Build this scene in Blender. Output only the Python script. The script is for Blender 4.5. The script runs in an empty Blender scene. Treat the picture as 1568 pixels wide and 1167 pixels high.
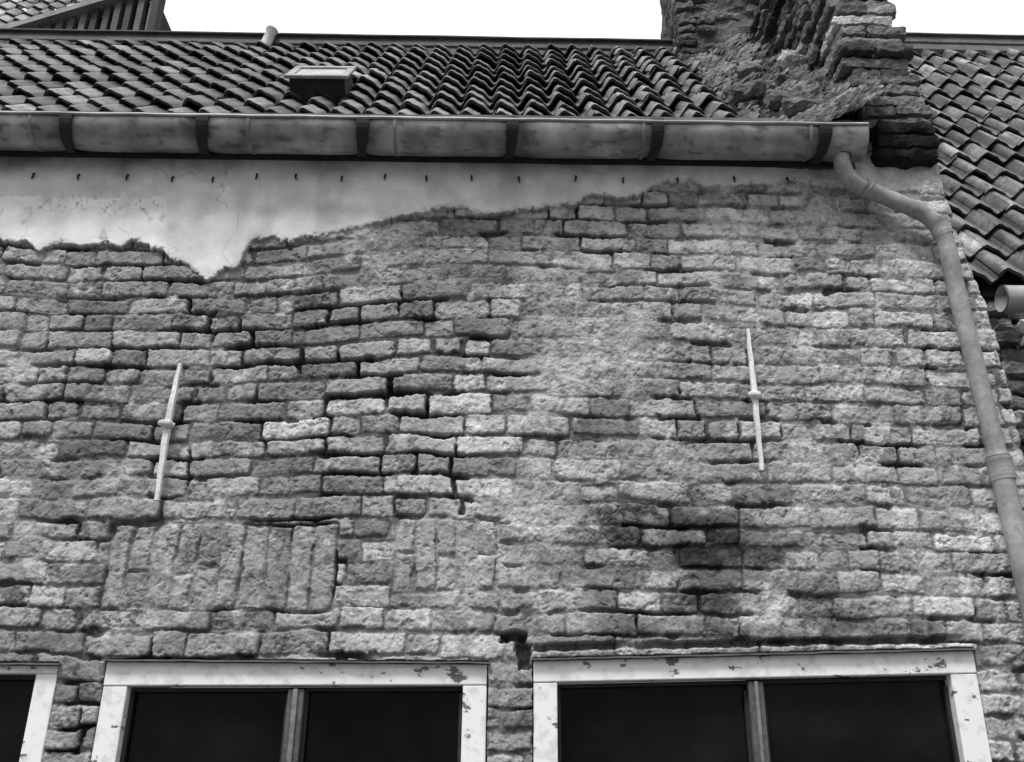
import bpy, math, random
import numpy as np
from mathutils import Vector, Matrix, noise as mnoise

random.seed(7)
D = 3.65           # distance of the brick wall plane in front of the photographer
CAMH = 1.6
F = 1500.0
PITCH = math.radians(23.93)
RHO = math.radians(0.55)
cp, sp = math.cos(PITCH), math.sin(PITCH)
Fv = np.array([0, cp, sp]); U0 = np.array([0, -sp, cp]); R0 = np.array([1.0, 0, 0])
Rv = math.cos(RHO)*R0 + math.sin(RHO)*U0
Uv = -math.sin(RHO)*R0 + math.cos(RHO)*U0
C0 = np.array([0, 0, CAMH])

def ray(px, py):
    return Fv*F + Rv*(px-784) - Uv*(py-583.5)
def S(px, py, y=D):
    """survey of the photograph: point on the vertical plane Y=y"""
    r = ray(px, py); t = y/r[1]
    p = C0 + r*t
    return p
def hit(px, py, P, n):
    r = ray(px, py); t = np.dot(np.array(P)-C0, n)/np.dot(r, n)
    return C0 + r*t

scene = bpy.context.scene
# ------------------------------------------------------------------ materials
def mat_tone(name, rough=0.85, var=0.35, nscale=60, bump=0.4, bdist=0.004, spec=0.3, metallic=0.0, blotch=0.2, bscale=6, fixed=None, grain=False):
    m = bpy.data.materials.new(name); m.use_nodes = True
    nt = m.node_tree; N = nt.nodes; L = nt.links
    b = N['Principled BSDF']
    b.inputs['Roughness'].default_value = rough
    b.inputs['Specular IOR Level'].default_value = spec
    b.inputs['Metallic'].default_value = metallic
    g = N.new('ShaderNodeNewGeometry')
    n1 = N.new('ShaderNodeTexNoise'); n1.inputs['Scale'].default_value = nscale; n1.inputs['Detail'].default_value = 4; n1.inputs['Roughness'].default_value = 0.7
    n2 = N.new('ShaderNodeTexNoise'); n2.inputs['Scale'].default_value = bscale; n2.inputs['Detail'].default_value = 3
    for n in (n1, n2): L.new(g.outputs['Position'], n.inputs['Vector'])
    if fixed is None:
        a = N.new('ShaderNodeAttribute'); a.attribute_name = 'tone'; src = a.outputs['Fac']
    else:
        v = N.new('ShaderNodeValue'); v.outputs[0].default_value = fixed; src = v.outputs[0]
    def mr(sock, lo, hi):
        k = N.new('ShaderNodeMapRange'); k.inputs['From Min'].default_value = 0.3; k.inputs['From Max'].default_value = 0.7
        k.inputs['To Min'].default_value = lo; k.inputs['To Max'].default_value = hi; L.new(sock, k.inputs['Value']); return k.outputs[0]
    def mul(a_, b_):
        k = N.new('ShaderNodeMath'); k.operation = 'MULTIPLY'; L.new(a_, k.inputs[0]); L.new(b_, k.inputs[1]); return k.outputs[0]
    f1 = mr(n1.outputs['Fac'], 1-var, 1+var)
    bp = N.new('ShaderNodeBump'); bp.inputs['Strength'].default_value = bump; bp.inputs['Distance'].default_value = bdist
    if grain:
        ga = N.new('ShaderNodeAttribute'); ga.attribute_name = 'grain'
        mm = N.new('ShaderNodeMath'); mm.operation = 'SUBTRACT'; L.new(f1, mm.inputs[0]); mm.inputs[1].default_value = 1
        f1 = mul(mm.outputs[0], ga.outputs['Fac'])
        m2 = N.new('ShaderNodeMath'); m2.operation = 'ADD'; L.new(f1, m2.inputs[0]); m2.inputs[1].default_value = 1; f1 = m2.outputs[0]
        m3 = N.new('ShaderNodeMath'); m3.operation = 'MULTIPLY'; L.new(ga.outputs['Fac'], m3.inputs[0]); m3.inputs[1].default_value = bump
        L.new(m3.outputs[0], bp.inputs['Strength'])
    o = mul(src, f1)
    o = mul(o, mr(n2.outputs['Fac'], 1-blotch, 1+blotch))
    c = N.new('ShaderNodeCombineColor')
    for i in range(3): L.new(o, c.inputs[i])
    L.new(c.outputs[0], b.inputs['Base Color'])
    L.new(n1.outputs['Fac'], bp.inputs['Height']); L.new(bp.outputs[0], b.inputs['Normal'])
    return m

M_wall = mat_tone('weathered_brick', 0.95, 0.26, 105, 0.7, 0.006, 0.1, blotch=0.18, bscale=9, grain=True)
M_rough = mat_tone('rough_masonry', 0.95, 0.5, 45, 1.0, 0.018, 0.15, blotch=0.35)
M_tile = mat_tone('clay_pantile', 0.46, 0.45, 45, 0.6, 0.007, 0.5, blotch=0.45, bscale=12)
M_zinc = mat_tone('weathered_zinc', 0.5, 0.16, 14, 0.12, 0.003, 0.5, metallic=0.3, blotch=0.3, bscale=4)
M_pipe = mat_tone('painted_pipe', 0.6, 0.25, 40, 0.25, 0.002, 0.4, blotch=0.3)
M_iron = mat_tone('painted_iron', 0.6, 0.25, 90, 0.4, 0.002, 0.4)
M_lead = mat_tone('dark_lead', 0.7, 0.3, 25, 0.4, 0.004, 0.3)
M_wood = mat_tone('old_wood', 0.8, 0.35, 50, 0.5, 0.003, 0.3)

def mat_paint():
    m = bpy.data.materials.new('peeling_white_paint'); m.use_nodes = True
    nt = m.node_tree; N = nt.nodes; L = nt.links; b = N['Principled BSDF']; b.inputs['Roughness'].default_value = 0.5
    g = N.new('ShaderNodeNewGeometry'); mp = N.new('ShaderNodeMapping'); mp.inputs['Scale'].default_value = (1, 1, 1.8)
    L.new(g.outputs['Position'], mp.inputs[0])
    n = N.new('ShaderNodeTexNoise'); n.inputs['Scale'].default_value = 9; n.inputs['Detail'].default_value = 8; n.inputs['Roughness'].default_value = 0.7
    n2 = N.new('ShaderNodeTexNoise'); n2.inputs['Scale'].default_value = 25; n2.inputs['Detail'].default_value = 4
    L.new(mp.outputs[0], n.inputs['Vector']); L.new(g.outputs['Position'], n2.inputs['Vector'])
    r = N.new('ShaderNodeValToRGB'); e = r.color_ramp.elements
    e[0].position = 0.388; e[0].color = (.15, .15, .15, 1); e[1].position = 0.400; e[1].color = (.88, .88, .88, 1)
    L.new(n.outputs['Fac'], r.inputs[0])
    r2 = N.new('ShaderNodeValToRGB'); r2.color_ramp.elements[0].color = (.80, .80, .80, 1); r2.color_ramp.elements[0].position = .34
    r2.color_ramp.elements[1].position = .5
    L.new(n2.outputs['Fac'], r2.inputs[0])
    mx = N.new('ShaderNodeMixRGB'); mx.blend_type = 'MULTIPLY'; mx.inputs[0].default_value = 1
    L.new(r.outputs[0], mx.inputs[1]); L.new(r2.outputs[0], mx.inputs[2]); L.new(mx.outputs[0], b.inputs['Base Color'])
    bp = N.new('ShaderNodeBump'); bp.inputs['Strength'].default_value = .6; bp.inputs['Distance'].default_value = .003
    L.new(r.outputs[0], bp.inputs['Height']); L.new(bp.outputs[0], b.inputs['Normal'])
    return m
M_paint = mat_paint()
M_glass = mat_tone('dark_window_glass', 0.12, 0.5, 3, 0.02, 0.002, 0.15, blotch=.8, bscale=2, fixed=.006)

# ------------------------------------------------------------------ mesh helpers
class MB:
    def __init__(s): s.v = []; s.f = []; s.t = []
    def quad_strip_grid(s, P, tone, closed_u=False):
        """P[i][j] grid of points"""
        b = len(s.v); ni = len(P); nj = len(P[0])
        for i in range(ni):
            for j in range(nj):
                s.v.append(tuple(P[i][j])); s.t.append(tone[i][j] if isinstance(tone, list) else tone)
        for i in range(ni-1):
            for j in range(nj-1 + (1 if closed_u else 0)):
                j2 = (j+1) % nj
                s.f.append((b+i*nj+j, b+i*nj+j2, b+(i+1)*nj+j2, b+(i+1)*nj+j))
    def prism(s, poly, y0, y1, tone):
        """polygon in X,Z extruded from y0 to y1"""
        b = len(s.v); n = len(poly)
        for y in (y0, y1):
            for (x, z) in poly: s.v.append((x, y, z)); s.t.append(tone)
        s.f.append(tuple(range(b, b+n))); s.f.append(tuple(range(b+2*n-1, b+n-1, -1)))
        for i in range(n):
            j = (i+1) % n; s.f.append((b+i, b+n+i, b+n+j, b+j))
    def tube(s, pts, rads, tone, seg=20, cap=True):
        pts = [Vector(p) for p in pts]; P = []
        up = Vector((0, -1, 0.01)).normalized()
        for i, p in enumerate(pts):
            t = (pts[min(i+1, len(pts)-1)]-pts[max(i-1, 0)]).normalized()
            a = t.cross(up)
            if a.length < 1e-3: a = t.cross(Vector((1, 0, 0)))
            a.normalize(); c = t.cross(a).normalized()
            r = rads[i] if isinstance(rads, (list, tuple)) else rads
            P.append([p + a*math.cos(2*math.pi*k/seg)*r + c*math.sin(2*math.pi*k/seg)*r for k in range(seg)])
        b = len(s.v)
        s.quad_strip_grid(P, tone, closed_u=True)
        if cap:
            s.f.append(tuple(range(b, b+seg))); e = b+(len(pts)-1)*seg; s.f.append(tuple(range(e+seg-1, e-1, -1)))
    def rbox(s, c, size, rot=(0, 0, 0), tone=.3, amp=.01, freq=12, n=4, rnd=.25, taper=None):
        """irregular stone / brick / mortar lump"""
        from mathutils import Euler
        R = Euler(rot).to_matrix(); c = Vector(c); h = Vector(size)*.5; mn = min(size)*rnd
        nx = [max(2, int(round(n*size[k]/max(size)))) for k in range(3)]
        for ax in range(3):
            u, w = (ax+1) % 3, (ax+2) % 3
            for sg in (-1, 1):
                P = []
                for i in range(nx[u]+1):
                    row = []
                    for j in range(nx[w]+1):
                        p = Vector((0, 0, 0)); p[ax] = sg*h[ax]; p[u] = (2*i/nx[u]-1)*h[u]; p[w] = (2*j/nx[w]-1)*h[w]
                        q = Vector([max(-(h[k]-mn), min(h[k]-mn, p[k])) for k in range(3)])
                        d = p-q
                        if d.length > mn: d = d.normalized()*mn
                        p = q+d
                        if taper: p.x *= 1+taper*(p.z/h.z)
                        wp = R @ p + c
                        dn = Vector((mnoise.fractal(wp*freq, 1, 2, 4), mnoise.fractal(wp*freq+Vector((31, 7, 3)), 1, 2, 4), mnoise.fractal(wp*freq+Vector((3, 71, 13)), 1, 2, 4)))
                        row.append(wp+dn*amp)
                    P.append(row)
                if sg > 0: P = [r[::-1] for r in P]
                s.quad_strip_grid(P, tone)
    def build(s, name, mat, parent=None, smooth=False):
        me = bpy.data.meshes.new(name); me.from_pydata(s.v, [], s.f); me.update()
        a = me.attributes.new('tone', 'FLOAT', 'POINT'); a.data.foreach_set('value', np.array(s.t, dtype=np.float32))
        me.materials.append(mat)
        if smooth: me.polygons.foreach_set('use_smooth', [True]*len(me.polygons))
        o = bpy.data.objects.new(name, me); scene.collection.objects.link(o)
        if parent: o.parent = parent
        return o
def bevel(o, w=.004, seg=2):
    m = o.modifiers.new('bevel', 'BEVEL'); m.width = w; m.segments = seg; m.limit_method = 'ANGLE'
def empty(name):
    o = bpy.data.objects.new(name, None); scene.collection.objects.link(o); return o
def catmull(P, n=8):
    P = [Vector(p) for p in P]; Q = [P[0]*2-P[1]]+P+[P[-1]*2-P[-2]]; out = []
    for i in range(1, len(Q)-2):
        for k in range(n):
            t = k/n; a, b, c, d = Q[i-1], Q[i], Q[i+1], Q[i+2]
            out.append(.5*((2*b)+(c-a)*t+(2*a-5*b+4*c-d)*t*t+(3*b-a-3*c+d)*t**3))
    out.append(P[-1]); return out

# ------------------------------------------------------------------ noise in numpy
def vn(x, z, seed):
    T = np.random.RandomState(seed).rand(256, 256).astype(np.float32)
    xi = np.floor(x); zi = np.floor(z); fx = (x-xi); fz = (z-zi)
    xi = xi.astype(np.int64) & 255; zi = zi.astype(np.int64) & 255
    fx = fx*fx*(3-2*fx); fz = fz*fz*(3-2*fz); x1 = (xi+1) & 255; z1 = (zi+1) & 255
    a = T[xi, zi]; b = T[x1, zi]; c = T[xi, z1]; d = T[x1, z1]
    return ((a+(b-a)*fx)+((c+(d-c)*fx)-(a+(b-a)*fx))*fz)*2-1
def fbm(x, z, sc, octv, seed, gain=.5):
    r = 0; A = 1; tot = 0
    for o in range(octv):
        k = sc*2.03**o; c_, s_ = math.cos(.7*o+.4), math.sin(.7*o+.4)
        r = r+A*vn((x*c_-z*s_)*k+17.3*o, (x*s_+z*c_)*k+9.1*o, seed+o*13); tot += A; A *= gain
    return r/tot
def sst(a, b, x):
    t = np.clip((x-a)/(b-a), 0, 1); return t*t*(3-2*t)
def blob(PX, PY, cx, cy, rx, ry, wob=0):
    d = np.sqrt(((PX-cx)/rx)**2+((PY-cy)/ry)**2)+wob
    return 1-sst(.45, 1.25, d)

house = empty('brick_house')

# ------------------------------------------------------------------ window openings (X ranges, top Z)
def xr(px, py): return S(px, py)[0]
def avgx(pa, pb): return .5*(xr(*pa)+xr(*pb))
W = []
def zt(px, py): return S(px, py)[2]
W.append(dict(x0=-2.75, x1=avgx((88, 1020), (62, 1167)), zl=zt(0, 1019), zr=zt(88, 1019), ix0=-2.66, ix1=avgx((53, 1030), (28, 1167)), il=zt(0, 1031), ir=zt(60, 1031), m=(-2.2, -2.14)))
W.append(dict(x0=avgx((163, 1015), (137, 1167)), x1=avgx((746, 1018), (743, 1167)), zl=zt(163, 1013), zr=zt(745, 1017), ix0=avgx((191, 1050), (178, 1167)), ix1=avgx((708, 1050), (706, 1167)), il=zt(190, 1050), ir=zt(708, 1048), m=(avgx((438, 1058), (430, 1167)), avgx((462, 1058), (456, 1167)))))
W.append(dict(x0=avgx((817, 1012), (817, 1167)), x1=avgx((1490, 995), (1522, 1167)), zl=zt(817, 1012), zr=zt(1490, 996), ix0=avgx((852, 1045), (856, 1167)), ix1=avgx((1458, 1030), (1478, 1167)), il=zt(852, 1045), ir=zt(1458, 1030), m=(avgx((1149, 1048), (1157, 1167)), avgx((1171, 1048), (1181, 1167)))))
SILL = 0.85

# ------------------------------------------------------------------ the brick wall (true relief)
step = 0.0029
xs = np.concatenate([np.arange(-4.2, -2.66, .02), np.arange(-2.66, 2.16, step)])
ZT = S(784, 185, D)[2]+.02
zs = np.concatenate([np.arange(0, 1.72, .02), np.arange(1.72, ZT, step)])
X, Z = np.meshgrid(xs, zs, indexing='ij')
rel = np.stack([X, np.full_like(X, D), Z-CAMH], -1)
w = rel@Fv; PX = 784+F*(rel@Rv)/w; PY = 583.5-F*(rel@Uv)/w
del rel, w

def polyline_y(pts, x):
    return np.interp(x, [p[0] for p in pts], [p[1] for p in pts])
def dist_poly(pts, PX, PY):
    d = np.full(PX.shape, 1e9)
    for (a, b) in zip(pts[:-1], pts[1:]):
        ax, ay = a; bx, by = b; L2 = (bx-ax)**2+(by-ay)**2
        t = np.clip(((PX-ax)*(bx-ax)+(PY-ay)*(by-ay))/L2, 0, 1)
        d = np.minimum(d, np.hypot(PX-ax-t*(bx-ax), PY-ay-t*(by-ay)))
    return d

crack = [(300, 428), (298, 500), (385, 512), (400, 535), (470, 556), (560, 556), (570, 582), (608, 590), (612, 612), (660, 640), (672, 690), (690, 700), (700, 745), (712, 772)]
crack2 = [(712, 772), (770, 800), (775, 850), (800, 900), (770, 965)]
amp = np.interp(PY, [250, 450, 640, 800, 1000], [.11, .09, .045, .0, .0])
rise = amp*(sst(290, 720, PX)) - .035*sst(760, 1500, PX)*np.interp(PY, [300, 900], [1, .3])
cy = polyline_y([(0, 380), (300, 430), (385, 512), (560, 556), (612, 612), (672, 690), (712, 772), (800, 1100)], PX)
rise += .010*sst(-12, 12, PY-cy)*(1-sst(700, 860, PX))*sst(200, 380, PX)
zw = Z - rise + .014*fbm(X, Z, 1.3, 2, 5) + .012*fbm(X, Z, 4.5, 2, 51)
xw = X + .018*fbm(X, Z, 4, 2, 9)
rag = .9+.6*fbm(X, Z, 2.5, 2, 66)
ex = .0070*rag*fbm(X, Z, 22, 4, 77, .65); ez = .0072*rag*fbm(X, Z, 20, 4, 88, .65)
zw = zw+ez; xw = xw+ex
H = .0815
rng = np.random.RandomState(3)
nb = 80
zb = np.cumsum(np.concatenate([[-.3], H*(1+.18*(rng.rand(nb)-.5))]))
row = np.clip(np.searchsorted(zb, zw)-1, 0, nb-1)
z0 = zb[row]; z1 = zb[row+1]
x0 = np.zeros_like(X); x1 = np.zeros_like(X); bid = np.zeros(X.shape, int)
for r in range(nb):
    m = row == r
    if not m.any(): continue
    L = []
    x = -4.6-rng.rand()*.3
    mode = rng.rand()
    while x < 2.8:
        L.append(x)
        u = rng.rand()
        if mode < .3: ln = .135 if u < .62 else .235
        else: ln = .258 if u < .64 else .145
        x += ln+(rng.rand()-.5)*.05
    L.append(x); L = np.array(L)
    k = np.clip(np.searchsorted(L, xw[m])-1, 0, len(L)-2)
    x0[m] = L[k]; x1[m] = L[k+1]; bid[m] = r*64+k
# every brick sits slightly out of level in its bed
rt = np.random.RandomState(77)
tl_ = rt.randn(7000)*.010; sh_ = rt.randn(7000)*.0020; th_ = np.abs(rt.randn(7000))*.0018
loc = xw-.5*(x0+x1)
zq = zw+tl_[bid]*loc*1.6+sh_[bid]
dx = np.minimum(xw-x0, x1-xw); dz = np.minimum(zq-z0, z1-zq)-th_[bid]
ub = (zw-z0)/(z1-z0)-.5; ua = (xw-x0)/(x1-x0)-.5

def soldier(pa, pb, wd, seed, idb):
    global dx, dz, bid, ub, ua
    (ax, ay), (bx, by) = pa, pb
    A = S(ax, by); B = S(bx, by); T = S(.5*(ax+bx), ay)
    xa, xb, za, zc = A[0], B[0], A[2], T[2]
    xx = X+ex+.006*fbm(X, Z, 5, 2, seed+5); zz = Z + .012*fbm(X, Z, 5, 2, seed) + ez
    inside = (xx > xa) & (xx < xb) & (zz > za) & (zz < zc)
    ox = np.maximum(np.maximum(xa-xx, xx-xb), 0); oz = np.maximum(np.maximum(za-zz, zz-zc), 0)
    dout = np.hypot(ox, oz)
    dx = np.where(inside, dx, np.minimum(dx, dout)); dz = np.where(inside, dz, np.minimum(dz, dout))
    rr = np.random.RandomState(seed); n = max(1, int(round((xb-xa)/wd)))
    e = np.linspace(xa, xb, n+1); e[1:-1] += (rr.rand(n-1)-.5)*.014
    k = np.clip(np.searchsorted(e, xx[inside])-1, 0, n-1)
    split = za+(zc-za)*np.where(rr.rand(n) < .28, .35+.2*rr.rand(n), -1.0)[k]
    z_ = zz[inside]
    up = z_ > split
    lo = np.where(up, np.maximum(split, za), za); hi = np.where(up, zc, np.where(split < za, zc, split))
    dxi = np.minimum(xx[inside]-e[k], e[k+1]-xx[inside]); dzi = np.minimum(z_-lo, hi-z_)
    dx[inside] = dxi; dz[inside] = dzi; bid[inside] = idb+k*2+up
    ua[inside] = (xx[inside]-e[k])/(e[k+1]-e[k])-.5; ub[inside] = (z_-lo)/(hi-lo)-.5
    return inside
sol = soldier((150, 803), (506, 930), .084, 21, 6000)
sol |= soldier((603, 795), (760, 905), .084, 22, 6100)

NB = 7000
rb = np.random.RandomState(11)
b_tone = rb.randn(NB); b_off = rb.randn(NB); b_t1 = rb.randn(NB); b_t2 = rb.randn(NB); b_jw = rb.rand(NB); b_er = rb.rand(NB); b_r = rb.rand(NB)

big = fbm(X, Z, 1.1, 3, 101)
mid = fbm(X, Z, 4.5, 3, 103)
sm = fbm(X, Z, 20, 4, 107, .6)
fn = fbm(X, Z, 60, 3, 109, .65)
cre = 1-np.abs(fbm(X, Z, 11, 4, 119, .6))*4.2; cre = np.clip(cre, 0, 1)**3
cre *= sst(-.1, .3, fbm(X, Z, 6, 2, 129))
flush = .28+.65*mid+.3*big
flush += .45*blob(PX, PY, 925, 520, 120, 150, .4*mid)
flush += .45*blob(PX, PY, 790, 790, 80, 130, .4*mid)
flush += .25*blob(PX, PY, 660, 400, 110, 70, .4*mid)
flush += .24*blob(PX, PY, 1350, 780, 220, 260, .3*mid)
flush -= .45*blob(PX, PY, 600, 620, 220, 160, 0)
flush = np.clip(flush, 0, 1.0)
flush = np.where(sol, np.clip(.55+.3*mid, 0, 1), flush)
r_ = .005+.016*b_r[bid]
jw = .0014+.0036*b_jw[bid]*(1-.3*flush)
jx = jw*.8
qx = np.maximum(r_-(dx-jx), 0); qz = np.maximum(r_-(dz-jw), 0)
dd = np.where((qx > 0) & (qz > 0), r_-np.hypot(qx, qz), np.minimum(dx-jx, dz-jw))
dd = dd+.0038*sm+.0030*fn
chip = sst(.30, .5, fbm(X, Z, 13, 3, 139, .6))*(1-sst(.004, .020, dd)); dd = dd-.008*chip
prof = sst(-.001, .0045+.006*b_er[bid]*(.5+mid).clip(0, 1), dd)
headj = sst(-.004, .004, dz-dx)
m_lvl = -(.0125-.002*headj)*(1-.75*flush)+.003*sm+.0020*fn
er = b_er[bid]
ero = np.where(er > .92, .012, np.where(er > .78, .005, 0))*(1-.5*flush)
rnd_e = sst(.0, .018, dd)
face = .0036*b_off[bid]*(1-.5*flush)+ua*.006*b_t1[bid]+ub*.006*b_t2[bid]-ero
face += .0046*sm*(.5+1.0*er)+.0034*fn+.003*mid*(.6+er)-.0045*cre-.003*(1-rnd_e)
pits = sst(.34, .6, fbm(X, Z, 30, 3, 211)); face -= .005*pits
h = m_lvl+(face-m_lvl)*prof
smear = sst(.53, .70, .42*flush+.36*fbm(X, Z, 8, 5, 301, .65)+.18*mid+.2)*(~sol)
h = h*(1-.8*smear)+.8*smear*(.0005+.0065*sm+.004*fn)
sn = fbm(X, Z, 7, 2, 401)
slot = sst(.06, .28, sn)*(1-prof)*(1-np.clip(flush*1.2-.2, 0, 1))*np.where(headj > .5, .75, 1)
h -= .026*slot*(1-smear)
# structural crack: opens along the joints, stepping down the bond
wig = 6*fbm(X, Z, 22, 3, 501)
open_j = (1-sst(.0, .0080, dd-.0015))
ck = (1-sst(10, 22, dist_poly(crack, PX, PY)+wig))*open_j
ck2 = (1-sst(6, 16, dist_poly(crack2, PX, PY)+wig))*open_j
ck3 = (1-sst(8, 18, dist_poly([(240, 690), (240, 740), (235, 800), (160, 815)], PX, PY)+wig))*open_j
ckk = np.clip(ck+ck2*.4+ck3*.6, 0, 1)
h -= .036*ckk
def rectm(x0_, x1_, y0_, y1_, s_=3):
    px_ = PX+9*sm+5*mid; py_ = PY+8*sm+6*mid
    return sst(x0_-s_, x0_+s_, px_)*(1-sst(x1_-s_, x1_+s_, px_))*sst(y0_-s_, y0_+s_, py_)*(1-sst(y1_-s_, y1_+s_, py_))
hole = np.clip(rectm(766, 804, 967, 984)+rectm(794, 813, 986, 1026), 0, 1)
jo = (1-sst(3, 8, np.abs(PY-polyline_y([(815, 992), (1060, 986), (1490, 978)], PX)+3*sm)))*sst(812, 822, PX)*(1-sst(1440, 1490, PX))
dark_under = jo*sst(-.35, .1, mid+.2)
h -= .07*hole
h -= .03*dark_under

# tones
tone = .345*np.exp(.21*b_tone[bid])*(1+.18*mid)*(1+.24*sm)
tone *= 1+.22*sst(1050, 1450, PX)*sst(300, 520, PY)
tone *= 1+.22*big
tone *= 1-.22*blob(PX, PY, 650, 400, 150, 70, .3*mid)
tone = np.where(sol, tone*.6+.14, tone)
mort = .42*(1+.15*sm+.1*mid)
tone = tone*prof+mort*(1-prof)*(1-.74*(1-flush))  # recessed mortar toned darker: dirt with some joint shade painted in
tone = tone*(1-smear*.7)+smear*.7*.43*(1+.15*mid+.35*sm)
lime = sst(.24, .42, fbm(X, Z, 11, 5, 601, .65)+.2*sst(900, 1400, PX)+.2*blob(PX, PY, 800, 820, 70, 130)+.15*blob(PX, PY, 340, 960, 250, 40)-.10)
tone = tone*(1-.55*lime)+.55*lime*.70
bs = .25+.85*b_r[bid]
for (cx, cy_, rx, ry, s_) in [(1130, 865, 100, 95, .72), (1010, 790, 150, 60, .65), (1090, 930, 80, 60, .55), (1270, 925, 110, 40, .5), (1180, 968, 330, 28, .7), (900, 975, 110, 22, .6), (850, 380, 40, 15, .6), (950, 640, 80, 40, .35), (1000, 850, 110, 50, .5), (110, 700, 160, 110, .35), (110, 1060, 60, 90, .35), (780, 1080, 60, 90, .3), (860, 870, 90, 60, .4), (560, 420, 300, 90, .14)]:
    tone *= 1-np.clip(s_*bs*(1+1.1*sm), 0, .85)*np.clip(blob(PX, PY, cx, cy_, rx, ry, .6*mid+.6*sm), 0, 1)
# pale clean replacement bricks
for (cx, cy_, rx, ry) in [(752, 752, 52, 15), (1230, 453, 38, 13), (745, 655, 60, 15), (985, 548, 38, 12)]:
    tone += .16*blob(PX, PY, cx, cy_, rx, ry, .2*sm)*prof
tone *= 1-.6*np.clip(slot+ckk+hole+dark_under, 0, 1)
tone *= 1-.38*sst(.1, .5, fbm(X, Z, 45, 3, 701))
tone *= 1-.40*cre
tone *= 1-.25*chip
grain = np.ones_like(tone)

# remaining render at the top
pl = [(-400, 372), (0, 369), (45, 374), (60, 388), (95, 376), (130, 378), (160, 372), (185, 380), (200, 372), (250, 383), (262, 400), (285, 404), (300, 422), (318, 432), (345, 416), (368, 410), (376, 388), (388, 371), (420, 366), (440, 370), (500, 362), (545, 352), (585, 347), (600, 336), (640, 330), (680, 321), (715, 324), (742, 335), (770, 328), (812, 324), (888, 319), (896, 305), (915, 301), (975, 304), (1000, 291), (1015, 284), (1060, 281), (1075, 290), (1110, 289), (1150, 284), (1180, 286), (1215, 280), (1300, 292), (1600, 300)]
edge = polyline_y(pl, PX)+7*fbm(X, Z, 12, 4, 801, .65)+5.0*fn
pd = edge-PY
pm = sst(-.6, 1.6, pd)
plh = .016+.0035*fbm(X, Z, 2.2, 3, 811)+.0006*sm-.006*(1-sst(0, 9, pd))*sst(-.2, .5, sm)
pt = .74*(1+.09*big+.15*fbm(X, Z, 3.5, 5, 831, .6)+.05*sm)
pt *= 1-.16*sst(500, 800, PX)*(1-sst(850, 1000, PX))
pt *= 1-.12*(1-sst(200, 300, PX))
patch = sst(303, 309, PY+5*sm+2*fn+6*mid)*(1-sst(254, 260, PX+5*sm))
pt = pt*(1-patch)+patch*.92*(1-.3*sst(.35, .5, fbm(X, Z*.6, 20, 3, 841)))
scr = sst(.24, .42, fbm(X*2.2, Z*1.1, 40, 4, 851, .65))*np.exp(-((PY-318)/14)**2)*(1-sst(250, 258, PX))*sst(20, 80, PX)
pt *= 1-.7*scr
stn = sst(.1, .6, fbm(X, Z*.25, 7, 4, 861)); pt *= 1-.2*stn
hair = 1-np.abs(fbm(X, Z, 3.2, 4, 871, .55))*60; hair = np.clip(hair, 0, 1)*sst(.0, .3, fbm(X, Z, 1.5, 2, 873)); pt *= 1-.35*hair
pt *= 1-.75*(1-sst(232, 275, PY+16*mid+6*sm))         # soot plus gutter shadow painted into the tone below the eaves
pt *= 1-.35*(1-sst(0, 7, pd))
rp = sst(1180, 1260, PX+40*mid)
plh = plh*(1-rp)+(.004+.008*sm+.004*fn)*rp; pt = pt*(1-rp)+(.50*(1+.3*sm+.2*mid))*(1-.6*(1-sst(240, 275, PY+10*mid)))*rp  # rough render also darkened at the top: soot and painted gutter shadow
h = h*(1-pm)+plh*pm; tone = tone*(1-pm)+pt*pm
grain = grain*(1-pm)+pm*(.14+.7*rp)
sp_ = blob(PX, PY, 1405, 310, 60, 55, .5*mid+.3*sm)*(1-pm); tone = tone*(1-.6*sp_)+.6*sp_*.66
tone = np.clip(tone, .02, .85)

inop = np.zeros(X.shape, bool); indel = np.zeros(X.shape, bool)
for q in W:
    ztop = q['zl']+(q['zr']-q['zl'])*np.clip((X-q['x0'])/(q['x1']-q['x0']), 0, 1)+.012
    xl = q['x0']-.004+.004*sm; xr_ = q['x1']+.004+.004*sm
    a = (X > xl) & (X < xr_) & (Z < ztop+.004*sm) & (Z > SILL)
    b_ = (X > xl+.006) & (X < xr_-.006) & (Z < ztop-.006+.004*sm) & (Z > SILL+.006)
    inop |= a; indel |= b_
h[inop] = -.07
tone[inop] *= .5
rx_ = np.interp(Z, [0, S(1568, 690)[2], S(1548, 600)[2], S(1512, 480)[2], S(1482, 395)[2], S(1440, 290)[2], S(1428, 230)[2], 9],
                [2.10, S(1572, 690)[0], S(1552, 600)[0], S(1515, 480)[0], S(1484, 395)[0], S(1446, 290)[0], S(1430, 230)[0], S(1430, 230)[0]])
rx_ = rx_+.010*fbm(X*0+3, Z, 12, 3, 901)+.018*(b_off[row]*.4)
over = X-rx_
h -= np.clip(over+.012, 0, .02)*1.2
h[over > 0] = -.12
cut = over > .006

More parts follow.
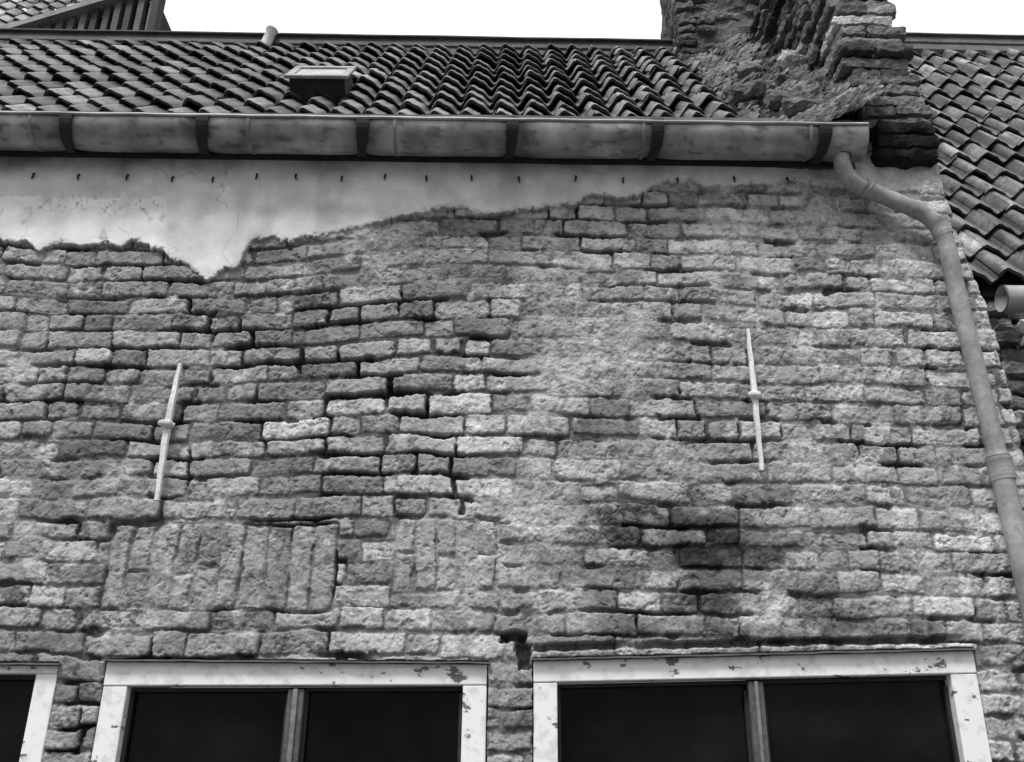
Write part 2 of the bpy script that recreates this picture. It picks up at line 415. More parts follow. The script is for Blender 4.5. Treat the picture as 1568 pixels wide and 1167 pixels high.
nx_, nz_ = X.shape
Y = D-h
co = np.stack([X, Y, Z], -1).reshape(-1, 3).astype(np.float32)
idx = np.arange(nx_*nz_).reshape(nx_, nz_)
a = idx[:-1, :-1]; b = idx[1:, :-1]; c = idx[1:, 1:]; d = idx[:-1, 1:]
rem = indel | cut
kill = rem[:-1, :-1] & rem[1:, :-1] & rem[1:, 1:] & rem[:-1, 1:]
faces = np.stack([a, b, c, d], -1)[~kill].astype(np.int32)
me = bpy.data.meshes.new('brick_wall')
me.vertices.add(len(co)); me.vertices.foreach_set('co', co.ravel())
nf = len(faces); me.loops.add(nf*4); me.polygons.add(nf)
me.loops.foreach_set('vertex_index', faces.ravel())
me.polygons.foreach_set('loop_start', np.arange(0, nf*4, 4, dtype=np.int32))
me.polygons.foreach_set('loop_total', np.full(nf, 4, dtype=np.int32))
me.polygons.foreach_set('use_smooth', np.ones(nf, dtype=bool))
me.update(calc_edges=True)
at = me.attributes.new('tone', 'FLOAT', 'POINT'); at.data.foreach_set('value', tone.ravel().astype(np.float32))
at = me.attributes.new('grain', 'FLOAT', 'POINT'); at.data.foreach_set('value', grain.ravel().astype(np.float32))
me.materials.append(M_wall)
wall = bpy.data.objects.new('brick_wall', me); scene.collection.objects.link(wall); wall.parent = house

mb = MB()
XR = S(1430, 230)[0]
mb.prism([(XR-.02, 0), (XR+.10, 0), (XR+.05, 2.6), (XR-.02, ZT)], D+.10, D+4.5, .15)
mb.prism([(-4.2, ZT-.02), (XR-.03, ZT-.02), (XR-.03, ZT+.02), (-4.2, ZT+.02)], D+.03, D+.35, .12)
mb.build('side_wall', M_rough, house)

# ------------------------------------------------------------------ windows
for q in W:
    win = empty('window'); win.parent = house
    mb = MB(); yf, yb = D+.004, D+.07
    x0_, x1_, i0, i1 = q['x0'], q['x1'], q['ix0'], q['ix1']
    zl, zr, il, ir = q['zl'], q['zr'], q['il'], q['ir']
    lerp = lambda x, a_, b_: a_+(b_-a_)*(x-x0_)/(x1_-x0_)
    mb.prism([(x0_, il), (x1_, ir), (x1_, zr), (x0_, zl)], yf, yb, .7)
    mb.prism([(x0_, SILL), (i0, SILL), (i0, lerp(i0, il, ir)-.001), (x0_, il-.001)], yf+.003, yb, .7)
    mb.prism([(i1, SILL), (x1_, SILL), (x1_, ir-.001), (i1, lerp(i1, il, ir)-.001)], yf+.003, yb, .7)
    mb.prism([(x0_-.03, SILL-.06), (x1_+.03, SILL-.06), (x1_+.03, SILL-.001), (x0_-.03, SILL-.001)], D-.06, yb+.02, .7)
    o = mb.build('frame', M_paint, win); bevel(o, .004)
    mb = MB()
    a_, b_ = q['m']; zc_ = lerp(.5*(a_+b_), il, ir)-.012
    mb.prism([(a_, SILL), (b_, SILL), (b_, zc_), (a_, zc_)], D+.018, D+.06, .10)
    mb.prism([(a_+.02, SILL), (b_-.02, SILL), (b_-.02, zc_), (a_+.02, zc_)], D+.008, D+.02, .20)
    for (p0, p1) in ((i0+.002, a_), (b_, i1-.002)):
        z_a, z_b = lerp(p0, il, ir)-.003, lerp(p1, il, ir)-.003
        mb.prism([(p0, z_a-.014), (p1, z_b-.014), (p1, z_b), (p0, z_a)], D+.045, D+.066, .03)
        for xx in (p0, p1-.012): mb.prism([(xx, SILL), (xx+.012, SILL), (xx+.012, min(z_a, z_b)-.015), (xx, min(z_a, z_b)-.015)], D+.045, D+.066, .03)
    o = mb.build('casement_stile', M_wood, win); bevel(o, .003)
    mb = MB(); mb.prism([(i0-.01, SILL), (i1+.01, SILL), (i1+.01, ir), (i0-.01, il)], D+.072, D+.078, .01)
    mb.build('glass', M_glass, win)
    mb = MB(); n = 60; P = []
    for k in range(n+1):
        t = k/n; x = x0_-.012+(x1_-x0_+.024)*t; zz = zl+(zr-zl)*t+.003+.003*mnoise.noise(Vector((x*9, 3, 1)))
        yy = D-.022+.006*mnoise.noise(Vector((x*14, 1, 1)))
        P.append([(x, yy, zz-.004), (x, yy, zz+.002), (x, D+.05, zz+.012)])
    mb.quad_strip_grid(P, .12); mb.build('weather_strip', M_lead, win)

# ------------------------------------------------------------------ wall anchors
def anchor(top, knob, bot, w_):
    mb = MB(); yy = D-.036
    T = S(*top, yy); K = S(*knob, yy); B = S(*bot, yy)
    def bar(a_, b_, wa, wb):
        P = []; n = 8
        for i in range(n+1):
            t = i/n; p = a_+(b_-a_)*t; ww = wa+(wb-wa)*t; th = .007
            jx = .0012*math.sin(i*2.1); x, z = p[0]+jx, p[2]
            P.append([(x-ww, yy+th, z), (x-ww*.75, yy-th, z), (x+ww*.75, yy-th, z), (x+ww, yy+th, z)])
        bb = len(mb.v); mb.quad_strip_grid(P, .72, closed_u=True)
        mb.f.append((bb, bb+1, bb+2, bb+3)); e = bb+n*4; mb.f.append((e+3, e+2, e+1, e))
    bar(T, K, w_*.6, w_*1.15); bar(K, B, w_*1.15, w_*.7)
    mb.tube([(K[0]-w_*1.9, yy-.004, K[2]+.004), (K[0]-w_, yy-.014, K[2]), (K[0]+w_, yy-.014, K[2]-.002), (K[0]+w_*1.9, yy-.004, K[2]-.006)], [.010, .015, .015, .010], .6, 10)
    mb.tube([(K[0], yy-.02, K[2]), (K[0], D+.02, K[2])], .011, .3, 10)
    mb.tube([(B[0], yy, B[2]+.01), (B[0], D+.02, B[2]+.01)], .005, .3, 8)
    mb.tube([(T[0], yy, T[2]-.01), (T[0], D+.02, T[2]-.01)], .005, .3, 8)
    o = mb.build('iron_wall_anchor', M_iron); bevel(o, .0015); return o
anchor((276, 556), (256, 650), (240, 766), .0145)
anchor((1145, 503), (1156, 606), (1167, 720), .0120)

# ------------------------------------------------------------------ gutter
gut = empty('rain_gutter')
GR = .098; GY = D-.125
La = S(0, 174, GY-GR); Lb = S(1330, 192, GY-GR)
def gz(x): return La[2]+(Lb[2]-La[2])*(x-La[0])/(Lb[0]-La[0])
XG0, XG1 = -4.2, Lb[0]
straps = [S(p, 180, GY-GR)[0] for p in (97, 306, 552, 781, 1003, 1258)]
straps = [straps[0]-.66*k for k in (3, 2, 1)]+straps
mb = MB(); P = []; T = []
nX = 520
for i in range(nX+1):
    x = XG0+(XG1-XG0)*i/nX
    ds = min(abs(x-s_) for s_ in straps)
    rr = GR*(1+.02*mnoise.noise(Vector((x*2.3, 0, 0)))-.06*math.exp(-(ds/.05)**2))
    rw = []; tw = []
    for k in range(25):
        a_ = math.pi+math.pi*k/24
        rj = rr*(1+.016*mnoise.noise(Vector((x*6, k*.25, 2)))+.006*mnoise.noise(Vector((x*17, k*.5, 2))))
        rw.append((x, GY+rj*math.cos(a_), gz(x)+rj*math.sin(a_)))
        nn = mnoise.fractal(Vector((x*3, k*.2, 4)), 1, 2, 5)
        st = mnoise.fractal(Vector((x*9, k*.04, 9)), 1, 2, 4)
        sp2 = mnoise.fractal(Vector((x*10, k*.33, 19)), .8, 2, 5)
        t = .27*(1+.5*nn+.45*st)*(1-.55*math.exp(-(ds/.06)**2))*(1-.5*max(0, (k-11)/13))*(1-.5*max(0, min(1, (sp2-.25)*4)))
        tw.append(max(.03, t))
    P.append(rw); T.append(tw)
mb.quad_strip_grid(P, T); o = mb.build('trough', M_zinc, gut, True)
sd = o.modifiers.new('sol', 'SOLIDIFY'); sd.thickness = .0025
mb = MB()
pts = [(XG0+(XG1-XG0)*i/60, GY-GR-.002, gz(XG0+(XG1-XG0)*i/60)+.004+.0015*math.sin(i*1.7)) for i in range(61)]
mb.tube(pts, .0075, .30, 10)
mb.tube([(x, GY+GR, z+.006) for (x, y, z) in pts], .006, .2, 8)
mb.build('bead', M_zinc, gut, True)
mb = MB()
for s_ in straps:
    P = []
    for k in range(19):
        a_ = math.pi-.15+(math.pi+.3)*k/18; r2 = GR*.98+.004
        ww = .017+.010*abs(math.cos(a_))
        sh = -.012*math.cos(a_)
        P.append([(s_+sh-ww, GY+r2*math.cos(a_), gz(s_)+r2*math.sin(a_)), (s_+sh-ww, GY+(r2+.005)*math.cos(a_), gz(s_)+(r2+.005)*math.sin(a_)),
                  (s_+sh+ww, GY+(r2+.005)*math.cos(a_), gz(s_)+(r2+.005)*math.sin(a_)), (s_+sh+ww, GY+r2*math.cos(a_), gz(s_)+r2*math.sin(a_))])
    mb.quad_strip_grid(P, .018, closed_u=True)
mb.build('bracket', M_lead, gut)
mb = MB()
for px in (380, 605, 985, 1240, 45):
    s_ = S(px, 180, GY-GR)[0]; P = []
    for k in range(17):
        a_ = math.pi+math.pi*k/16; r2 = GR*1.0+.0035
        P.append([(s_+dx_, GY+(r2-.002*abs(dx_)/.008)*math.cos(a_), gz(s_)+(r2-.002*abs(dx_)/.008)*math.sin(a_)) for dx_ in (-.008, 0, .008)])
    mb.quad_strip_grid(P, .2)
mb.build('seam', M_zinc, gut, True)
mb = MB(); n = 16
mb.v = [(XG1, GY, gz(XG1)+.004)]+[(XG1, GY+GR*1.01*math.cos(math.pi+math.pi*k/n), gz(XG1)+GR*1.01*math.sin(math.pi+math.pi*k/n)) for k in range(n+1)]
mb.t = [.2]*len(mb.v); mb.f = [(0, k+1, k+2) for k in range(n)]
mb.build('end_cap', M_zinc, gut)
mb = MB(); zz0, zz1 = gz(XG0), gz(XG1)
mb.prism([(XG0, zz0-.075), (XG1, zz1-.075), (XG1, zz1+.04), (XG0, zz0+.04)], D-.02, D+.02, .05)  # board toned dark to stand in for the shadow behind the gutter
mb.build('eaves_shade_board', M_wood, house)

mb = MB()
for px in (52, 120, 198, 265, 325, 390, 455, 525, 590, 652, 722, 796, 880, 955, 1040, 1122, 1205):
    j = random.uniform(-3, 3); T_ = S(px+j, 267+px*.004+random.uniform(-3, 3), D-.03)
    mb.tube([(T_[0], D+.01, T_[2]+.006), (T_[0], D-.026, T_[2]+.002), (T_[0]+random.uniform(-.003, .003), D-.028, T_[2]-.010), (T_[0]+random.uniform(-.006, .006), D-.024, T_[2]-.026)], [.004, .004, .005, .003], .015, 7)
mb.build('plaster_nails', M_iron, house)

# ------------------------------------------------------------------ downpipe
pipe = empty('downpipe')
yp = D-.075
pp = [S(1289, 232, GY), S(1290, 252, GY+.005), S(1306, 279, GY+.03), S(1345, 297, yp+.01), S(1385, 314, yp), S(1418, 330, yp), S(1440, 352, yp), S(1452, 385, yp), S(1466, 450, yp), S(1496, 570, yp), S(1530, 708, yp)]
path = catmull(pp, 8)
mb = MB(); mb.tube(path, [.036+.001*math.sin(i*.9) for i in range(len(path))], .28, 28)
low = S(1575, 905, yp); a_ = Vector(S(1528, 700, yp)); b_ = Vector(low); dr = (b_-a_).normalized()
Lp = a_.z/abs(dr.z)-.02
mb.tube([a_+dr*(Lp*k/30) for k in range(31)], .041, .28, 28, cap=False)
mb.build('pipe', M_pipe, pipe, True)
mb = MB()
def collar(p, q, r, t=.24):
    p = Vector(p); q = Vector(q); d_ = (q-p)
    mb.tube([p, p+d_*.12, p+d_*.2, p+d_*.8, p+d_*.88, q], [r-.004, r+.003, r, r, r+.003, r-.004], t, 28)
collar(S(1528, 700, yp), S(1537, 736, yp), .0475)
collar(S(1434, 338, yp), S(1446, 362, yp), .042)
collar(S(1322, 286, GY+.045), S(1331, 291, yp), .041)
collar(S(1289, 226, GY), S(1289, 240, GY), .046)
k_ = S(1533, 716, yp)
mb.tube([(k_[0], yp, k_[2]), (k_[0], D+.02, k_[2])], .008, .1, 8)
mb.build('collars', M_pipe, pipe, True)

# ------------------------------------------------------------------ tiled roofs
def tiles(name, O, s, x_start, nxt, nr, w_, rl, tone0, parent, seed, tilt=0.0, A=.029, last=1.22):
    rs = random.Random(seed); mb = MB()
    bv = Vector((0, math.cos(s), math.sin(s))); nv = Vector((0, -math.sin(s), math.cos(s))); av = Vector((1, 0, 0))
    O = Vector(O)
    NU = 12
    for r in range(nr):
        off = rs.uniform(-.008, .008); top_v = 1.22 if r < nr-1 else last
        for c_ in range(nxt):
            wob = .014*mnoise.noise(Vector((c_*.35, r*.6, seed)))
            x_b = x_start+c_*w_+off+rs.uniform(-.007, .007); bb = r*rl+rs.uniform(-.013, .013)+tilt*c_*w_+wob
            lift = rs.uniform(-.003, .009)+wob*.6; rot = rs.uniform(-.03, .03)
            tn = tone0*math.exp(rs.gauss(0, .45))
            G = []; TT = []
            for j, v in enumerate((0, .03, .5, top_v)):
                rowp = []; tr = []
                for i in range(NU+1):
                    t = i/NU*1.14-.05
                    ph = A*math.sin(2*math.pi*t)+A*.33*math.sin(4*math.pi*t+.5)
                    nh = ph+.042*(1-v/1.22)+lift-(.004 if j == 0 else 0)
                    p = O+av*(x_b+t*w_-rot*v*rl)+bv*(bb+v*rl)+nv*nh
                    rowp.append(p); tr.append(tn*(1.4 if ph > 0 else .45))  # highlight painted on the crests, shade painted into the troughs
                G.append(rowp); TT.append(tr)
            sk = [[p-nv*.018+bv*.004 for p in G[0]], G[0]]
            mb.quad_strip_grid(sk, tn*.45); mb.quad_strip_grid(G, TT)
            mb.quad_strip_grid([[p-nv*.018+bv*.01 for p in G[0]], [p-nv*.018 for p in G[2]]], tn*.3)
    return mb.build(name, M_tile, parent, True)

SL = math.radians(50)
eY = D-.05; eZ = gz(0)+.045
nL = np.array([0, -math.sin(SL), math.cos(SL)])
edgeP = hit(1135, 176, (0, eY, eZ), nL); XT = edgeP[0]
rgL = hit(40, 66, (0, eY, eZ), nL); rgR = hit(1030, 84, (0, eY, eZ), nL)
slL = (rgL[1]-eY)/math.cos(SL); slR = (rgR[1]-eY)/math.cos(SL)
tw = .155; ncol = int((XT+5.8)/tw)
sm_ = .5*(slL+slR); nrow = int(round(sm_/.235)); rl = sm_/nrow
tiles('tiled_roof', (0, eY, eZ), SL, XT-ncol*tw, ncol, nrow, tw, rl, .07, house, 5, last=1.03)
smax = sm_
mb = MB()
ry, rz = eY+smax*math.cos(SL)+.01, eZ+smax*math.sin(SL)
P = [[(x, eY+.04, eZ-.03), (x, ry+.04, rz-.03), (x, ry+1.5, rz-1.8)] for x in (-6, XR)]
mb.quad_strip_grid(P, .03); mb.build('roof_deck', M_wood, house)
def strip(name, A0, A1, hgt, dep, tone, parent, lip=True):
    mb = MB(); n = 40; P = []
    A0 = Vector(A0); A1 = Vector(A1)
    for i in range(n+1):
        t = i/n; p = A0+(A1-A0)*t; wv = .005*mnoise.noise(Vector((t*14, 1, 1)))+.003*mnoise.noise(Vector((t*60, 1, 1)))
        P.append([p+Vector((0, 0, -hgt*.15)), p+Vector((0, -.02, wv)), p+Vector((0, .0, hgt*.45+wv)), p+Vector((0, -.012, hgt*.5+wv)), p+Vector((0, .0, hgt+wv-.012)), p+Vector((0, -.025, hgt-.01+wv)), p+Vector((0, -.025, hgt+wv)), p+Vector((0, dep, hgt+wv)), p+Vector((0, dep, -.1))])
    mb.quad_strip_grid(P, tone); return mb.build(name, M_lead, parent)
rp0 = Vector(S(40, 75, ry-.07)); rp1 = Vector(S(1040, 92, ry-.07))
e0 = rp0+(rp0-rp1)*.6
strip('ridge_capping', e0, rp1+(rp1-rp0)*.05, .165, .3, .08, house)

v0 = Vector(S(404, 74, ry-.12)); v1 = Vector(S(417, 46, ry-.12))
mb = MB(); mb.tube([v0-(v1-v0)*.2, v0, v0+(v1-v0)*.9, v0+(v1-v0)*.92, v1], [.038, .038, .036, .043, .043], .8, 18); mb.tube([v1, v1+(v1-v0)*.02], .03, .05, 14)
mb.build('vent_pipe', M_iron, house, True)

sk = empty('skylight'); sk.parent = house
sa = Vector(hit(447, 158, (0, eY, eZ), nL)); sb = Vector(hit(530, 160, (0, eY, eZ), nL))
wS = sb.x-sa.x; b_v = Vector((0, math.cos(SL), math.sin(SL))); n_v = Vector((0, -math.sin(SL), math.cos(SL)))
def slope_box(mb, x0, x1, b0, b1, n0, n1, tone, base):
    P = []
    for bb in (b0, b1):
        for (xx, nn) in ((x0, n0), (x1, n0), (x1, n1), (x0, n1)): P.append(base+Vector((xx, 0, 0))+b_v*bb+n_v*nn)
    s_ = len(mb.v); mb.v += [tuple(p) for p in P]; mb.t += [tone]*8
    mb.f += [(s_, s_+1, s_+2, s_+3), (s_+7, s_+6, s_+5, s_+4), (s_, s_+4, s_+5, s_+1), (s_+1, s_+5, s_+6, s_+2), (s_+2, s_+6, s_+7, s_+3), (s_+3, s_+7, s_+4, s_)]
base = Vector((sa.x, sa.y, sa.z)); SLn = .24
mb = MB(); slope_box(mb, 0, wS, -.02, SLn, -.02, .13, .03, base); o = mb.build('curb', M_lead, sk); bevel(o, .005)
mb = MB(); 
slope_box(mb, -.02, wS+.02, -.05, .0, .132, .15, .3, base); slope_box(mb, -.02, wS+.02, SLn-.02, SLn+.03, .132, .15, .3, base)
slope_box(mb, -.02, .02, .002, SLn-.022, .132, .148, .3, base); slope_box(mb, wS-.02, wS+.02, .002, SLn-.022, .132, .148, .3, base)
o = mb.build('lid_frame', M_lead, sk); bevel(o, .004)
mb = MB(); slope_box(mb, .02, wS-.02, .0, SLn-.02, .132, .140, .4, base); mb.build('pane', M_zinc, sk)

# ------------------------------------------------------------------ chimney / gable parapet
chim = empty('chimney'); chim.parent = house
mb = MB(); rs = random.Random(12)
pL = S(1312, 185, D)[0]; pR = S(1428, 200, D)[0]
zc = S(1400, 205, D)[2]; course = .066; i = 0
while zc < 6.4:
    t = (zc-4.5)/2.0
    yf = D-.03+.16*max(0, t)+rs.uniform(-.02, .02)
    l = pL+rs.uniform(-.03, .03)-.02*t; r = pR+rs.uniform(-.05, .02)-.06*t
    k = rs.uniform(.35, .65) if i % 2 else 1.0
    segs = [(l, l+(r-l)*k)]+([(l+(r-l)*k, r)] if k < 1 else [])
    for (s0, s1) in segs:
        mb.rbox(((s0+s1)/2, yf+.13, zc+course/2), (s1-s0-.008, .26, course-.012), (rs.uniform(-.06, .06), rs.uniform(-.04, .04), rs.uniform(-.07, .07)), .17*math.exp(rs.gauss(0, .45)), .010, 28, 16, .15)
    yy = yf+.27
    while yy < D+1.5:
        ln = rs.choice((.14, .26)); lo = l+rs.uniform(-.03, .03)
        mb.rbox((lo+.12, yy+ln/2, zc+course/2), (.24, ln-.01, course-.012), (rs.uniform(-.08, .08), 0, rs.uniform(-.05, .05)), .09*math.exp(rs.gauss(0, .6)), .016, 20, 7, .2)  # flank bricks toned darker than the front, painting in the shaded side
        if zc > 5.2: mb.rbox((r-.12, yy+ln/2, zc+course/2), (.24, ln-.01, course-.014), (0, 0, 0), .16, .012, 14, 2, .2)
        yy += ln
    zc += course*rs.uniform(.93, 1.07); i += 1
mb.build('brick_pier', M_rough, chim)
mb = MB()
mb.rbox(((pL+pR)/2, D+.85, 5.5), ((pR-pL)*.84, 1.45, 2.1), (0, 0, 0), .10, .02, 6, 30, .1)
mb.build('pier_core', M_rough, chim)
sl = S(1040, 40, D+1.45); sr = S(1300, 40, D+1.45)
mb = MB()
zb0 = sl[2]-1.2
mb.rbox(((sl[0]+sr[0])/2, D+1.77, zb0+1.6), (sr[0]-sl[0], .6, 3.2), (0, 0, 0), .12, .035, 7, 90, .06)
z_ = sl[2]-.75
while z_ < sl[2]+1.2:
    x_ = sl[0]-.01
    while x_ < sr[0]:
        ln = rs.choice((.13, .22)); 
        if mnoise.noise(Vector((x_*3, 0, z_*3))) > -.05: mb.rbox((x_+ln/2, D+1.52+rs.uniform(-.02, .02), z_), (ln-.012, .16, .052), (rs.uniform(-.08, .08), rs.uniform(-.1, .1), rs.uniform(-.1, .1)), .15*math.exp(rs.gauss(0, .5)), .016, 20, 8, .25)
        x_ += ln
    z_ += .066
mb.build('rendered_stack', M_rough, chim)
mb = MB(); n1, n2 = 150, 300; P = []; T = []
for i in range(n2+1):
    s_ = -.05+3.1*i/n2; row_ = []; tr = []
    for j in range(n1+1):
        u = j/n1; x = XT-.05+(pL+.08-XT+.05)*u
        nn = .02+.22*u**1.5*(1-.2*i/n2)
        p = Vector((x, eY, eZ))+b_v*s_+n_v*nn
        f1 = mnoise.fractal(p*6, .8, 2, 4); f2 = mnoise.fractal(p*22, .6, 2, 4)
        f3 = mnoise.noise(p*60); f4 = mnoise.noise(p*9+Vector((7, 7, 7)))
        p = p+n_v*(.035*f1+.028*f2+.02*f4+.012*f3)+Vector((.03*f2+.05*mnoise.noise(p*4)*(1-u), 0, 0))
        row_.append(p); tr.append(max(.02, .13*(1+.9*f1+1.3*f2+.9*f4)))
    P.append(row_); T.append(tr)
mb.quad_strip_grid(P, T)
mb.build('mortar_fillet', M_rough, chim)
mb = MB()
c_ = hit(1218, 102, (0, eY, eZ+.24), nL); mb.rbox((c_[0], c_[1], c_[2]), (.19, .16, .13), (.7, .2, .3), .45, .035, 14, 14, .4)
for k in range(30):
    px, py = rs.uniform(1070, 1240), rs.uniform(30, 165)
    if px < 1070+py*.5: continue
    c_ = hit(px, py, (0, eY, eZ+.16), nL); s_ = rs.uniform(.05, .10); mb.rbox(tuple(c_), (s_*1.8, s_*1.2, s_*.8), (.87+rs.uniform(-.2, .2), rs.uniform(-.2, .2), rs.uniform(-.4, .4)), rs.uniform(.06, .3), .02, 20, 8, .25)
mb.build('mortar_lumps', M_rough, chim)
mb = MB(); ca = S(1334, 196, D-.03); cb = S(1432, 252, D-.03)
for k in range(3):
    zk = ca[2]-(k+.5)*(ca[2]-cb[2])/3
    for m_ in range(2):
        xk = ca[0]+(m_+.5)*(cb[0]-ca[0])/2+.01*(k % 2)
        mb.rbox((xk, D+.04-.01*(2-k), zk), ((cb[0]-ca[0])/2+.01, .22, (ca[2]-cb[2])/3+.004), (0, .05*rs.uniform(-1, 1), .05*rs.uniform(-1, 1)), .018, .02, 12, 10, .2)  # bricks toned near black to paint in the dark gap under the pier
mb.build('dark_gap_block', M_rough, chim)

# ------------------------------------------------------------------ neighbouring house (right)
nb_h = empty('neighbouring_house')
SR = math.radians(57)
ne = S(1530, 432, D+.42); nR = np.array([0, -math.sin(SR), math.cos(SR)])
top = hit(1480, 80, ne, nR); ls = (top[1]-ne[1])/math.cos(SR)
nrr = int(round(ls/.26)); rlr = ls/nrr
tiles('tiled_roof', (0, ne[1], ne[2]), SR, XR-.12, 30, nrr, .175, rlr, .09, nb_h, 9, A=.028, last=1.03)
ny, nz2 = ne[1]+ls*math.cos(SR)+.01, ne[2]+ls*math.sin(SR)
mb = MB(); P = [[(x, ne[1]+.05, ne[2]-.05), (x, ny+.05, nz2-.04), (x, ny+2.5, nz2-3)] for x in (XR+.05, 7.5)]
mb.quad_strip_grid(P, .03); mb.build('roof_deck', M_wood, nb_h)
q0 = Vector(S(1385, 77, ny-.07)); q1 = Vector(S(1568, 81, ny-.07))
strip('ridge_capping', q0-(q1-q0)*1.0, q1+(q1-q0)*2.5, .17, .3, .12, nb_h)
mb = MB()
mb.prism([(XR+.03, 0), (7.5, 0), (7.5, ne[2]-.08), (XR+.03, ne[2]-.08)], D+.46, D+.8, .06)
mb.build('lower_wall', M_rough, nb_h)
mb = MB()
zc = 1.2
while zc < ne[2]-.12:
    x_ = XR+.02
    while x_ < 3.0:
        ln = rs.choice((.14, .26)); mb.rbox((x_+ln/2, D+.43+rs.uniform(-.03, .02), zc), (ln-.012, .14, .062), (rs.uniform(-.05, .05), rs.uniform(-.05, .05), rs.uniform(-.08, .08)), .13*math.exp(rs.gauss(0, .6)), .02, 14, 6, .25); x_ += ln
    zc += .078
mb.build('rubble_bricks', M_rough, nb_h)
g2 = empty('rain_gutter'); a0 = Vector(S(1534, 458, D+.22)); R2 = .062
mb = MB()
mb.tube([a0, a0+Vector((.02, 0, 0)), a0+Vector((5, 0, 0))], [R2*1.05, R2, R2], .33, 26, cap=False)
mb.tube([a0+Vector((-.004, 0, 0)), a0+Vector((.012, 0, 0))], [R2*.95, R2*.95], .45, 26)
mb.build('round_trough', M_zinc, g2, True)
mb = MB(); 
for k in range(8): mb.prism([(a0.x+.22+.6*k, a0.z-R2-.01), (a0.x+.25+.6*k, a0.z-R2-.01), (a0.x+.25+.6*k, a0.z-R2+.004), (a0.x+.22+.6*k, a0.z-R2+.004)], D+.16, D+.46, .05)
mb.build('bracket', M_lead, g2)

# ------------------------------------------------------------------ house behind (top left)
bh = empty('background_house')
by = ry+.9
mb = MB()
p1 = S(30, 48, by); p2 = S(190, 0, by)
xr2 = S(231, 20, by)[0]
slope = (p2[2]-p1[2])/(p2[0]-p1[0])
x_ = p1[0]
while x_ < xr2:
    zt_ = p1[2]+slope*(x_-p1[0]); x2 = min(x_+.05, xr2)
    mb.prism([(x_, p1[2]-.6), (x2, p1[2]-.6), (x2, zt_+slope*(x2-x_)), (x_, zt_)], by+rs.uniform(-.012, .012)+.0, by+.08, .10*math.exp(rs.gauss(0, .3)))
    x_ += .095
mb.prism([(xr2+.002, p1[2]-.6), (xr2+.06, p1[2]-.6), (xr2+.06, p1[2]+3), (xr2+.002, p1[2]+3)], by-.02, by+.1, .05)
mb.prism([(p1[0], p1[2]-.6), (xr2, p1[2]-.6), (xr2, p1[2]+slope*(xr2-p1[0])-.02), (p1[0], p1[2]-.02)], by+.085, by+3, .008)
mb.build('board_gable', M_wood, bh)
mb = MB()
d_ = Vector((p2[0]-p1[0], 0, p2[2]-p1[2])).normalized(); up = Vector((-d_.z, 0, d_.x))
A_ = Vector(p1)-d_*.3; B_ = Vector(p2)+d_*1.5
mb.prism([(A_.x, A_.z), (B_.x, B_.z), ((B_+up*.05).x, (B_+up*.05).z), ((A_+up*.05).x, (A_+up*.05).z)], by-.06, by+.1, .3)
mb.build('barge_board', M_wood, bh)
bt = (0, by+.12, p1[2]-.35); nB = np.array([0, -math.sin(math.radians(62)), math.cos(math.radians(62))])
xlim = hit(172, 0, bt, nB)[0]
ncb = 24
tiles('tiled_roof', bt, math.radians(62), xlim-ncb*.16, ncb, 13, .16, .2, .11, bh, 15)
mb = MB(); mb.prism([(xlim-ncb*.16, 0), (xr2, 0), (xr2, p1[2]-.62), (xlim-ncb*.16, p1[2]-.62)], by+.3, by+3, .2); mb.build('house_body', M_rough, bh)

# ------------------------------------------------------------------ ground
mb = MB(); mb.v = [(-300, -300, 0), (300, -300, 0), (300, 300, 0), (-300, 300, 0)]; mb.t = [.10]*4; mb.f = [(0, 1, 2, 3)]
mb.build('ground', mat_tone('cobbles', .9, .3, 8, .6, .02), None)

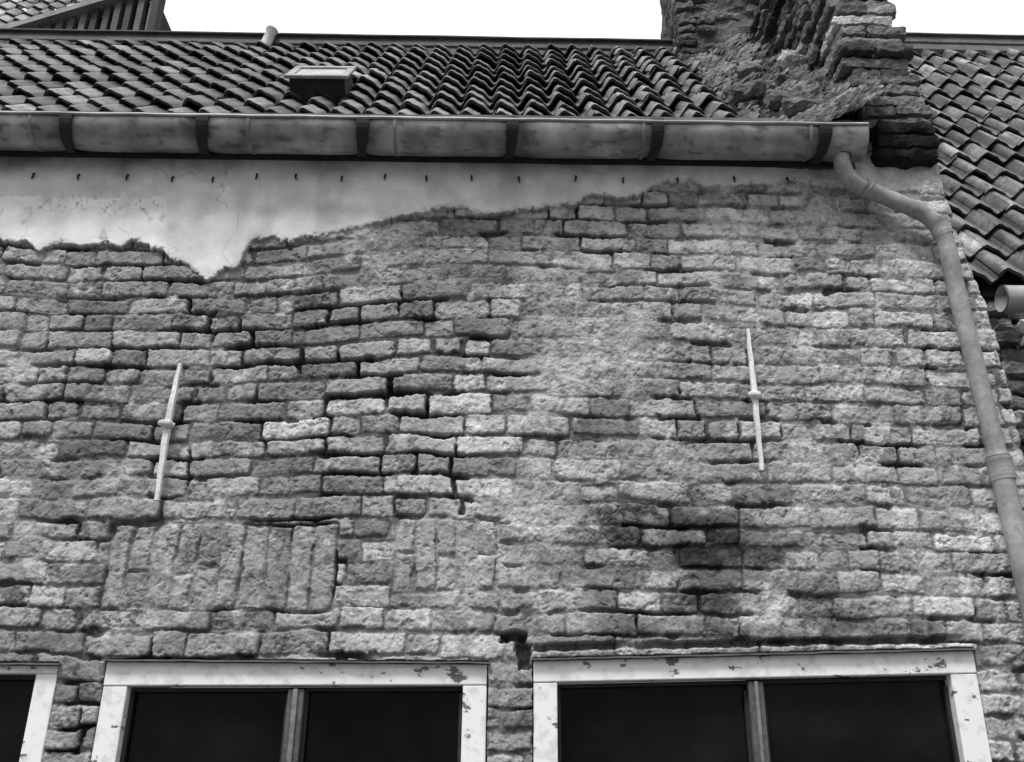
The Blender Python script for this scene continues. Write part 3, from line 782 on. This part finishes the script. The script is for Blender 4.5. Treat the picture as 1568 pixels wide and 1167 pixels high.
# ------------------------------------------------------------------ light
SUN_EL, SUN_AZ = math.radians(60), math.radians(207)
wd = bpy.data.worlds.new('World'); scene.world = wd; wd.use_nodes = True
nt = wd.node_tree; N = nt.nodes; L = nt.links; bg = N['Background']
sky = N.new('ShaderNodeTexSky'); sky.sky_type = 'NISHITA'; sky.sun_disc = False; sky.sun_elevation = SUN_EL; sky.sun_rotation = SUN_AZ
bw = N.new('ShaderNodeRGBToBW'); L.new(sky.outputs[0], bw.inputs[0])
tc = N.new('ShaderNodeTexCoord'); sx = N.new('ShaderNodeSeparateXYZ'); L.new(tc.outputs['Generated'], sx.inputs[0])
mr = N.new('ShaderNodeMapRange'); mr.inputs['From Min'].default_value = 0; mr.inputs['From Max'].default_value = .8; mr.inputs['To Min'].default_value = 1.0; mr.inputs['To Max'].default_value = 14
L.new(sx.outputs['Z'], mr.inputs['Value'])
mx = N.new('ShaderNodeMath'); mx.operation = 'MULTIPLY_ADD'; L.new(bw.outputs[0], mx.inputs[0]); mx.inputs[1].default_value = .2; L.new(mr.outputs[0], mx.inputs[2])
L.new(mx.outputs[0], bg.inputs['Color']); bg.inputs['Strength'].default_value = .1
sd = bpy.data.lights.new('sun', 'SUN'); sd.energy = 2.9; sd.angle = math.radians(15); sd.color = (1, 1, 1)
so = bpy.data.objects.new('sun', sd); scene.collection.objects.link(so)
dirv = Vector((math.sin(SUN_AZ)*math.cos(SUN_EL), math.cos(SUN_AZ)*math.cos(SUN_EL), math.sin(SUN_EL)))
so.rotation_euler = dirv.to_track_quat('Z', 'Y').to_euler(); so.location = (0, -5, 12)

# ------------------------------------------------------------------ camera
cd = bpy.data.cameras.new('camera'); cam = bpy.data.objects.new('camera', cd); scene.collection.objects.link(cam)
M = Matrix(((Rv[0], Uv[0], -Fv[0], 0), (Rv[1], Uv[1], -Fv[1], 0), (Rv[2], Uv[2], -Fv[2], CAMH), (0, 0, 0, 1)))
cam.matrix_world = M
cd.sensor_width = 36; cd.sensor_fit = 'HORIZONTAL'; cd.lens = F/1568*36; cd.clip_end = 1000; cd.clip_start = .05
scene.camera = cam
scene.view_settings.view_transform = 'Standard'; scene.view_settings.look = 'None'; scene.view_settings.exposure = 0
